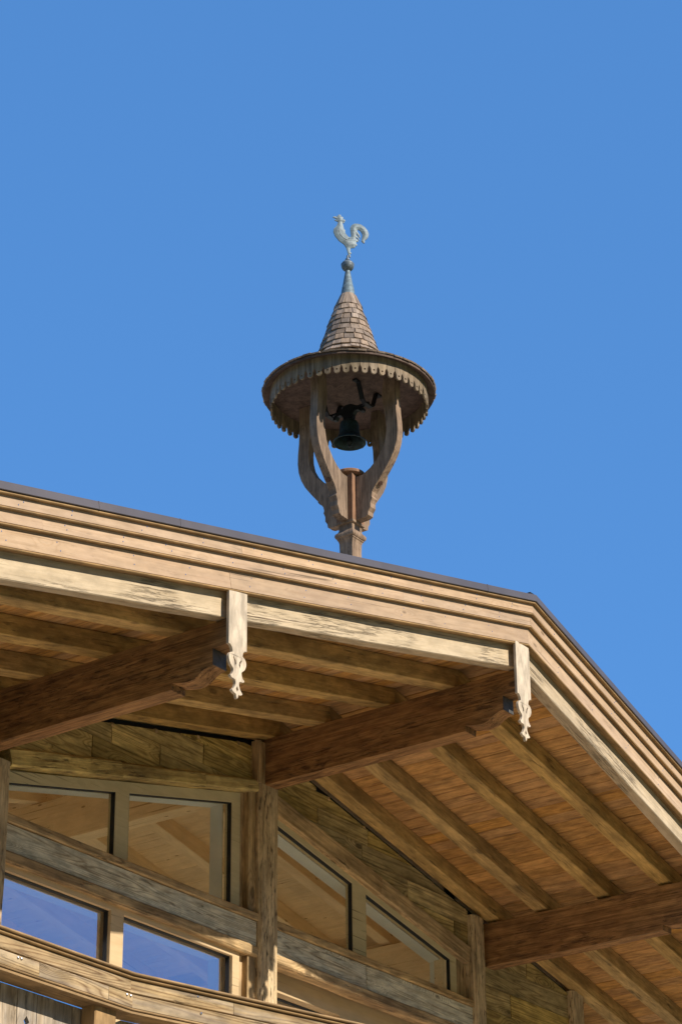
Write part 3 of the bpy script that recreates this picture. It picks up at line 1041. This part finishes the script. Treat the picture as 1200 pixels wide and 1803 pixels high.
# bright carriage-bolt heads
for i, s_, z in ((0, 1.885, 3.702), (0, 1.915, 3.702), (0, 1.035, 3.70), (0, 1.06, 3.70), (1, 0.45, 3.785), (1, 1.10, 3.702), (1, 0.46, 3.69)):
    p, d, nr, _ = along(i, s_)
    q = p + nr * (0.012 if z < 3.76 else -0.008) + Vector((0, 0, z))
    V, F = [], []
    for r, h in ((0.0075, 0.0), (0.006, 0.004), (0.0025, 0.006)):
        for j in range(10):
            a = j * math.pi / 5
            V.append(q + d * (r * math.cos(a)) + Vector((0, 0, r * math.sin(a))) + nr * h)
    for k in range(2):
        for j in range(10):
            F.append((k * 10 + j, k * 10 + (j + 1) % 10, (k + 1) * 10 + (j + 1) % 10, (k + 1) * 10 + j))
    F.append(tuple(20 + j for j in range(10)))
    link('bolt_head', V, F, 'screw', CH)

# ------------------------------------------------------------------ bell turret
TX, TY = 14.791, 10.485
TU = empty('bell_turret', (TX, TY, 7.95), 'small wooden bell turret with shingled cone roof and scalloped fringe on the roof ridge', 'bell turret')


def sqstack(name, prof, mat, parent):
    """Square post turned from a profile of (half width, z)."""
    V, G, F = [], [], []
    of = roff()
    for r, z in prof:
        c = 0.003
        for a, b in ((-r + c, -r), (r - c, -r), (r, -r + c), (r, r - c), (r - c, r), (-r + c, r), (-r, r - c), (-r, -r + c)):
            V.append((TX + a, TY + b, z))
            G.append(Vector((z, a, b)) + of)
    m = len(prof)
    for i in range(m - 1):
        for j in range(8):
            F.append((i * 8 + j, i * 8 + (j + 1) % 8, (i + 1) * 8 + (j + 1) % 8, (i + 1) * 8 + j))
    F.append(tuple(reversed(range(8))))
    F.append(tuple((m - 1) * 8 + j for j in range(8)))
    return link(name, V, F, mat, parent, G)


sqstack('pedestal', [(0.074, 7.80), (0.072, 8.55), (0.066, 8.70), (0.064, 8.79), (0.066, 8.86), (0.072, 8.883), (0.079, 8.89), (0.079, 8.898), (0.086, 8.903),
                     (0.092, 8.913), (0.094, 8.926), (0.091, 8.940), (0.083, 8.950), (0.076, 8.955), (0.068, 8.972), (0.068, 9.018), (0.084, 9.024), (0.084, 9.045)], 'turret', TU)
sqstack('post', [(0.082, 9.045), (0.082, 9.47)], 'turret_red', TU)
lathe('post_plate', [(0.118, 9.468), (0.128, 9.474), (0.130, 9.492), (0.122, 9.502)], 'turret_red', TU, (TX, TY, 0), 40)

OUT = [(0.372, 10.262), (0.490, 10.262), (0.488, 10.12), (0.488, 10.03), (0.493, 9.92), (0.502, 9.83), (0.505, 9.74), (0.495, 9.655), (0.470, 9.575), (0.430, 9.500), (0.375, 9.425),
       (0.315, 9.350), (0.272, 9.300), (0.245, 9.260), (0.236, 9.225), (0.244, 9.205), (0.236, 9.190), (0.226, 9.165), (0.226, 9.125), (0.205, 9.095), (0.200, 9.062), (0.175, 9.050), (0.086, 9.046)]
INN = [(0.086, 9.435), (0.150, 9.440), (0.225, 9.478), (0.285, 9.530), (0.335, 9.590), (0.370, 9.655), (0.388, 9.73), (0.392, 9.80), (0.386, 9.90), (0.368, 9.98), (0.356, 10.06), (0.358, 10.15), (0.372, 10.262)]
BR = OUT + INN[:-1]
hw = 0.036
for dx, dy in ((-1, 0), (0, -1), (0, 1), (1, 0)):
    er = Vector((dx, dy, 0))
    en = Vector((-dy, dx, 0))
    br = extr('bracket', BR, (Vector((TX, TY, 0)) - en * hw, er, (0, 0, 1), en), 2 * hw, 'turret', TU, grain='y', ch=0.005)
    # hexagonal bolt in the outer edge
    for zc, rc in ((9.335, 0.305),):
        nrm = (er * 0.8 - Vector((0, 0, 0.6))).normalized()
        c0 = Vector((TX, TY, zc)) + er * (rc - 0.012)
        u = en
        v = nrm.cross(u)
        V, F = [], []
        for k, (r, h) in enumerate(((0.021, -0.01), (0.021, 0.016))):
            for j in range(6):
                a = j * math.pi / 3
                V.append(c0 + u * (r * math.cos(a)) + v * (r * math.sin(a)) + nrm * h)
        F = [(j, (j + 1) % 6, 6 + (j + 1) % 6, 6 + j) for j in range(6)] + [tuple(6 + j for j in range(6))]
        link('bolt', V, F, 'bolt', br)

# canopy ceiling boards (chords of a disc)
ZR = 10.262
x = -0.634
while x < 0.634:
    w = min(0.125, 0.634 - x)
    poly = []
    a0, a1 = x, x + w - 0.003
    R = 0.632
    n = 6
    top = [(a0 + (a1 - a0) * i / n) for i in range(n + 1)]
    poly = [(a, -math.sqrt(max(R * R - a * a, 0.0))) for a in top] + [(a, math.sqrt(max(R * R - a * a, 0.0))) for a in reversed(top)]
    extr('ceiling_board', poly, ((TX, TY, ZR + random.uniform(0, 0.002)), (1, 0, 0), (0, 1, 0), (0, 0, 1)), 0.018, 'turret_soffit', TU, grain='y')
    x += w
# rim ring that carries the shingles
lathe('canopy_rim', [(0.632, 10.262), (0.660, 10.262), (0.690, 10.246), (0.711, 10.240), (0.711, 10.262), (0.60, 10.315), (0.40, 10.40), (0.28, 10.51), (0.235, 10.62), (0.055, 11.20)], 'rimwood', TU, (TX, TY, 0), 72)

# fretwork fringe
NF = 54
RF = 0.646
wf = 2 * math.pi * RF / NF


def fringe_mesh():
    h = wf / 2 - 0.0008
    pr = [(h, 0.0), (h, -0.098), (h * 0.84, -0.110), (h * 0.70, -0.122), (h * 0.64, -0.134), (h * 0.66, -0.144), (h * 0.60, -0.155), (h * 0.44, -0.163), (h * 0.2, -0.168)]
    out = [(-a, b) for a, b in pr][::-1]
    out = [(a, b) for a, b in pr] + [(-a, b) for a, b in reversed(pr)]
    hole = [(0.0085 * math.cos(t * math.pi / 4), -0.134 + 0.0085 * math.sin(t * math.pi / 4)) for t in range(8)]
    ob = extr('fringe_board', out, ((0, -0.009, 0), (1, 0, 0), (0, 0, 1), (0, 1, 0)), 0.016, 'fringe', TU, holes=[hole], grain='y')
    return ob


fb = fringe_mesh()
for k in range(NF):
    a = 2 * math.pi * k / NF
    o = fb if k == 0 else fb.copy()
    if k:
        COL.objects.link(o)
    o.location = (TX + RF * math.cos(a), TY + RF * math.sin(a), 10.262 + random.uniform(-0.003, 0.003))
    o.rotation_euler = (random.uniform(-0.02, 0.02), random.uniform(-0.025, 0.025), a + math.pi / 2)

# shingles
def shingle_mesh(w_top, w_bot, L, th):
    V = []
    for z, w, t in ((0, w_bot, th), (L, w_top, th * 0.45)):
        V += [(-w / 2, 0, z), (w / 2, 0, z), (w / 2, t, z), (-w / 2, t, z)]
    F = [(0, 1, 2, 3), (7, 6, 5, 4), (0, 4, 5, 1), (1, 5, 6, 2), (2, 6, 7, 3), (3, 7, 4, 0)]
    me = bpy.data.meshes.new('shingle')
    me.from_pydata(V, [], F)
    me.materials.append(W['shingle'])
    at = me.attributes.new('gc', 'FLOAT_VECTOR', 'POINT')
    at.data.foreach_set('vector', [c for v in V for c in (v[2], v[0], v[1])])
    return me


CONE = [(0.713, 10.258), (0.62, 10.310), (0.50, 10.362), (0.40, 10.412), (0.32, 10.482), (0.270, 10.560), (0.240, 10.640), (0.060, 11.215)]


def cone_at(s):
    acc = 0
    for (r0, z0), (r1, z1) in zip(CONE[:-1], CONE[1:]):
        L = math.hypot(r1 - r0, z1 - z0)
        if s <= acc + L:
            k = (s - acc) / L
            return r0 + (r1 - r0) * k, z0 + (z1 - z0) * k, (r1 - r0) / L, (z1 - z0) / L
        acc += L
    r0, z0 = CONE[-1]
    return r0, z0, (CONE[-1][0] - CONE[-2][0]) / L, (CONE[-1][1] - CONE[-2][1]) / L


total = sum(math.hypot(b[0] - a[0], b[1] - a[1]) for a, b in zip(CONE[:-1], CONE[1:]))
flare = total - math.hypot(0.18, 0.575)
stuffV, stuffF, stuffG = [], [], []
rows = []
s = 0.0
while s < total - 0.135:
    rows.append(s)
    s += 0.063 if s > flare - 0.14 else 0.075
for ri, s in enumerate(rows):
    r, z, tr, tz = cone_at(s)
    L = 0.115 if ri < len(rows) - 1 else total - s
    r2 = cone_at(min(s + L, total))[0]
    base_w = 0.078 if r > 0.16 else (0.066 if r > 0.11 else 0.052)
    n = max(9, int(2 * math.pi * (r + 0.01) / base_w))
    w0 = 2 * math.pi * (r + 0.012) / n
    w1 = 2 * math.pi * (r2 + 0.004) / n
    me = shingle_mesh(w1, w0 * 0.97, L, 0.012)
    me2 = shingle_mesh(w1 * 0.98, w0 * 0.90, L * 0.97, 0.015)
    ph = random.random()
    indiv = s > flare - 0.1 or ri == 0
    tang = Vector((0, 0, 0))
    for k in range(n):
        a = 2 * math.pi * (k + ph + random.uniform(-0.06, 0.06)) / n
        er = Vector((math.cos(a), math.sin(a), 0))
        et = Vector((-math.sin(a), math.cos(a), 0))
        ax = (er * tr + Vector((0, 0, tz))).normalized()
        nn = et.cross(ax).normalized()
        if nn.dot(er) < 0:
            nn = -nn
        # butt end stands proud
        ax2 = (ax - nn * 0.045).normalized()
        nn2 = (nn + ax * 0.045).normalized()
        ex = nn2.cross(ax2)
        org = Vector((TX, TY, z)) + er * r + nn * random.uniform(0.004, 0.008) - ax * random.uniform(0, 0.009)
        mt = Matrix((ex, nn2, ax2)).transposed().to_4x4()
        mt.translation = org
        mm = me if random.random() < 0.6 else me2
        if indiv:
            o = bpy.data.objects.new('shingle', mm)
            COL.objects.link(o)
            o.parent = TU
            o.matrix_world = mt
        else:
            b = len(stuffV)
            of = roff()
            for v in mm.vertices:
                stuffV.append(mt @ v.co)
                stuffG.append(Vector((v.co.z, v.co.x, v.co.y)) + of)
            for p in mm.polygons:
                stuffF.append(tuple(b + i for i in p.vertices))
if stuffV:
    o = link('roof_shingles', stuffV, stuffF, 'shingle', TU, stuffG)
    o['kind'] = 'stuff'

lathe('copper_cone', [(0.064, 11.195), (0.061, 11.215), (0.0505, 11.296), (0.0475, 11.300), (0.020, 11.466), (0.018, 11.49)], 'coppercone', TU, (TX, TY, 0), 32)
ballp = [(0.003, 11.4605)] + [(0.0545 * math.sin(q), 11.517 - 0.0545 * math.cos(q)) for q in [0.15 + 0.105 * i for i in range(14)]]
ballp += [(0.0568, 11.524), (0.0568, 11.531), (0.0535, 11.533)] + [(0.0545 * math.sin(q), 11.517 - 0.0545 * math.cos(q)) for q in [1.95 + 0.11 * i for i in range(10)]] + [(0.003, 11.5715)]
lathe('finial_ball', ballp, 'ball', TU, (TX, TY, 0), 36)

# iron bell hanger under the ceiling: axle along Y, U straps at both ends
ZA = 10.105
beam('bell_axle', (TX, TY - 0.20, ZA), (TX, TY + 0.20, ZA), 0.03, 0.03, 'iron', TU, ch=0.008)
for sy in (-1, 1):
    y = TY + sy * 0.185
    path = [(-0.185, 10.2555), (-0.125, 10.2555), (-0.075, ZA + 0.01), (-0.045, ZA - 0.012), (0.045, ZA - 0.012), (0.075, ZA + 0.01), (0.125, 10.2555), (0.185, 10.2555)]
    t = 0.010
    up_ = [(a, b + (0 if 0 < i < 7 else 0)) for i, (a, b) in enumerate(path)]
    outl = []
    for i, (a, b) in enumerate(path):
        p0 = path[max(i - 1, 0)]
        p1 = path[min(i + 1, 7)]
        d = Vector((p1[0] - p0[0], p1[1] - p0[1])).normalized()
        outl.append((a - d.y * t / 2 * 1.6, b + d.x * t / 2 * 1.6 - (0.004 if i in (0, 1, 6, 7) else 0)))
    inl = []
    for i, (a, b) in enumerate(path):
        p0 = path[max(i - 1, 0)]
        p1 = path[min(i + 1, 7)]
        d = Vector((p1[0] - p0[0], p1[1] - p0[1])).normalized()
        inl.append((a + d.y * t / 2 * 1.6, b - d.x * t / 2 * 1.6 - (0.004 if i in (0, 1, 6, 7) else 0)))
    extr('hanger_strap', outl + inl[::-1], ((TX, y - 0.02, 0), (1, 0, 0), (0, 0, 1), (0, 1, 0)), 0.04, 'iron', TU, ch=0.002)

# ------------------------------------------------------------------ bell
BE = empty('hanging_bell', (TX, TY, ZA), 'dark green bronze bell hanging open mouth down beneath the turret ceiling', 'bell')
prof_o = [(0.020, 10.000), (0.055, 9.997), (0.072, 9.985), (0.079, 9.968), (0.081, 9.930), (0.084, 9.890), (0.092, 9.860), (0.105, 9.835), (0.123, 9.815), (0.137, 9.803), (0.138, 9.795)]
prof_i = [(0.131, 9.795), (0.112, 9.815), (0.094, 9.845), (0.080, 9.885), (0.073, 9.93), (0.070, 9.965), (0.050, 9.984), (0.004, 9.986)]
lathe('bell_body', [(0.003, 10.0)] + prof_o + prof_i, 'bell', BE, (TX, TY, 0), 48)
lathe('clapper', [(0.003, 9.755), (0.012, 9.760), (0.014, 9.778), (0.024, 9.79), (0.028, 9.808), (0.022, 9.828), (0.009, 9.84), (0.006, 9.98)], 'iron', BE, (TX, TY, 0), 16)
# crown loops and arched headstock
arch = [(-0.155, ZA - 0.06), (-0.150, ZA - 0.03), (-0.115, ZA - 0.004), (-0.07, ZA + 0.02), (-0.03, ZA + 0.045), (0.03, ZA + 0.045), (0.07, ZA + 0.02), (0.115, ZA - 0.004), (0.150, ZA - 0.03), (0.155, ZA - 0.06),
        (0.125, ZA - 0.062), (0.105, ZA - 0.035), (0.075, ZA - 0.03), (0.052, ZA - 0.06), (0.045, ZA - 0.105), (-0.045, ZA - 0.105), (-0.052, ZA - 0.06), (-0.075, ZA - 0.03), (-0.105, ZA - 0.035), (-0.125, ZA - 0.062)]
extr('headstock', arch, ((TX - 0.022, TY, 0), (0, 1, 0), (0, 0, 1), (1, 0, 0)), 0.044, 'iron', BE, ch=0.004)
for sy in (-1, 1):
    beam('rim_lug', (TX + sy * 0.09, TY - sy * 0.085, 9.785), (TX + sy * 0.09, TY - sy * 0.085, 9.80), 0.03, 0.02, 'bell', BE)

# ------------------------------------------------------------------ weathercock
WC = empty('weathercock', (TX, TY, 11.577), 'verdigris copper weathercock facing left on the ball at the very top', 'weathercock')
RO = [(0.015, 11.604), (0.004, 11.639), (-0.003, 11.672), (-0.011, 11.7), (-0.031, 11.728), (-0.076, 11.757), (-0.112, 11.802), (-0.125, 11.84), (-0.122, 11.87), (-0.104, 11.893), (-0.091, 11.916), (-0.082, 11.947), (-0.095, 11.953), (-0.112, 11.958), (-0.113, 11.964), (-0.095, 11.965), (-0.09, 11.971), (-0.111, 11.981), (-0.13, 11.985), (-0.121, 11.996), (-0.103, 11.998), (-0.09, 11.989), (-0.093, 12.006), (-0.082, 12.01), (-0.08, 12.02), (-0.069, 12.025), (-0.058, 12.021), (-0.057, 12.007), (-0.044, 12.006), (-0.036, 11.999), (-0.04, 11.987), (-0.024, 11.982), (-0.017, 11.968), (-0.024, 11.958), (-0.029, 11.942), (-0.04, 11.949), (-0.044, 11.939), (-0.037, 11.909), (-0.032, 11.886), (-0.019, 11.871), (-0.021, 11.854), (-0.01, 11.821), (0.011, 11.807), (0.031, 11.814), (0.034, 11.838), (0.029, 11.875), (0.027, 11.909), (0.038, 11.934), (0.063, 11.956), (0.089, 11.96), (0.12, 11.959), (0.156, 11.939), (0.181, 11.909), (0.194, 11.871), (0.188, 11.841), (0.175, 11.818), (0.157, 11.803), (0.156, 11.788), (0.154, 11.772), (0.141, 11.774), (0.126, 11.791), (0.131, 11.818), (0.137, 11.848), (0.132, 11.871), (0.122, 11.889), (0.109, 11.9), (0.091, 11.899), (0.088, 11.883), (0.104, 11.86), (0.115, 11.836), (0.112, 11.818), (0.098, 11.835), (0.082, 11.856), (0.08, 11.838), (0.095, 11.823), (0.105, 11.805), (0.104, 11.79), (0.09, 11.808), (0.076, 11.82), (0.076, 11.802), (0.09, 11.796), (0.099, 11.783), (0.092, 11.773), (0.082, 11.779), (0.077, 11.756), (0.087, 11.746), (0.084, 11.734), (0.071, 11.726), (0.066, 11.711), (0.035, 11.702), (0.025, 11.695), (0.022, 11.66), (0.032, 11.653), (0.033, 11.644), (0.023, 11.64), (0.026, 11.604)]
rd = Vector((0.8, -0.6, 0))
rn = Vector((-0.6, -0.8, 0))
import bmesh
def rooster():
    # body plate, 2 cm thick, swelling towards its middle so that it reads as beaten sheet
    o = extr('body', RO, (Vector((TX, TY, 0)) - rn * 0.005, rd, (0, 0, 1), rn), 0.010, 'copper', WC)
    bm = bmesh.new()
    bm.from_mesh(o.data)
    bmesh.ops.triangulate(bm, faces=bm.faces)
    for _ in range(3):
        ed = [e for e in bm.edges if e.calc_length() > 0.02]
        bmesh.ops.subdivide_edges(bm, edges=ed, cuts=1)
        bmesh.ops.triangulate(bm, faces=bm.faces)
    import math as m_
    pts = [Vector(p) for p in RO]
    c0 = Vector((TX, TY, 0))
    lay = bm.verts.layers.float_vector.get('gc')
    for v in bm.verts:
        q = v.co - c0
        a = Vector((q.dot(rd), q.z))
        dmin = 9
        for i in range(len(pts)):
            p, r = pts[i], pts[(i + 1) % len(pts)]
            e = r - p
            t = max(0, min(1, (a - p).dot(e) / max(e.length_squared, 1e-9)))
            dmin = min(dmin, (a - (p + e * t)).length)
        side = 1 if q.dot(rn) > 0 else -1
        v.co += rn * side * (min(dmin, 0.03) * 0.32 + (0.0008 * mn.noise(Vector((a.x * 90, a.y * 90, side))) if dmin > 0.002 else 0))
    bm.to_mesh(o.data)
    bm.free()
    o.data.shade_smooth()
    try:
        o.data.set_sharp_from_angle(angle=math.radians(50))
    except Exception:
        pass
    return o


rooster()
# wing plate laid on the flank
wing = [(-0.085, 11.862), (-0.060, 11.868), (-0.030, 11.845), (-0.005, 11.815), (0.020, 11.790), (0.000, 11.782), (0.012, 11.770), (-0.012, 11.768), (-0.045, 11.785), (-0.072, 11.815)]
extr('wing', wing, (Vector((TX, TY, 0)) + rn * 0.0135, rd, (0, 0, 1), rn), 0.004, 'copper', WC, ch=0.002)
lathe('pivot_foot', [(0.020, 11.574), (0.020, 11.584), (0.010, 11.590), (0.008, 11.620)], 'ball', WC, (TX, TY, 0), 16)

for r_ in (CH, TU, BE, WC):
    adopt(r_)
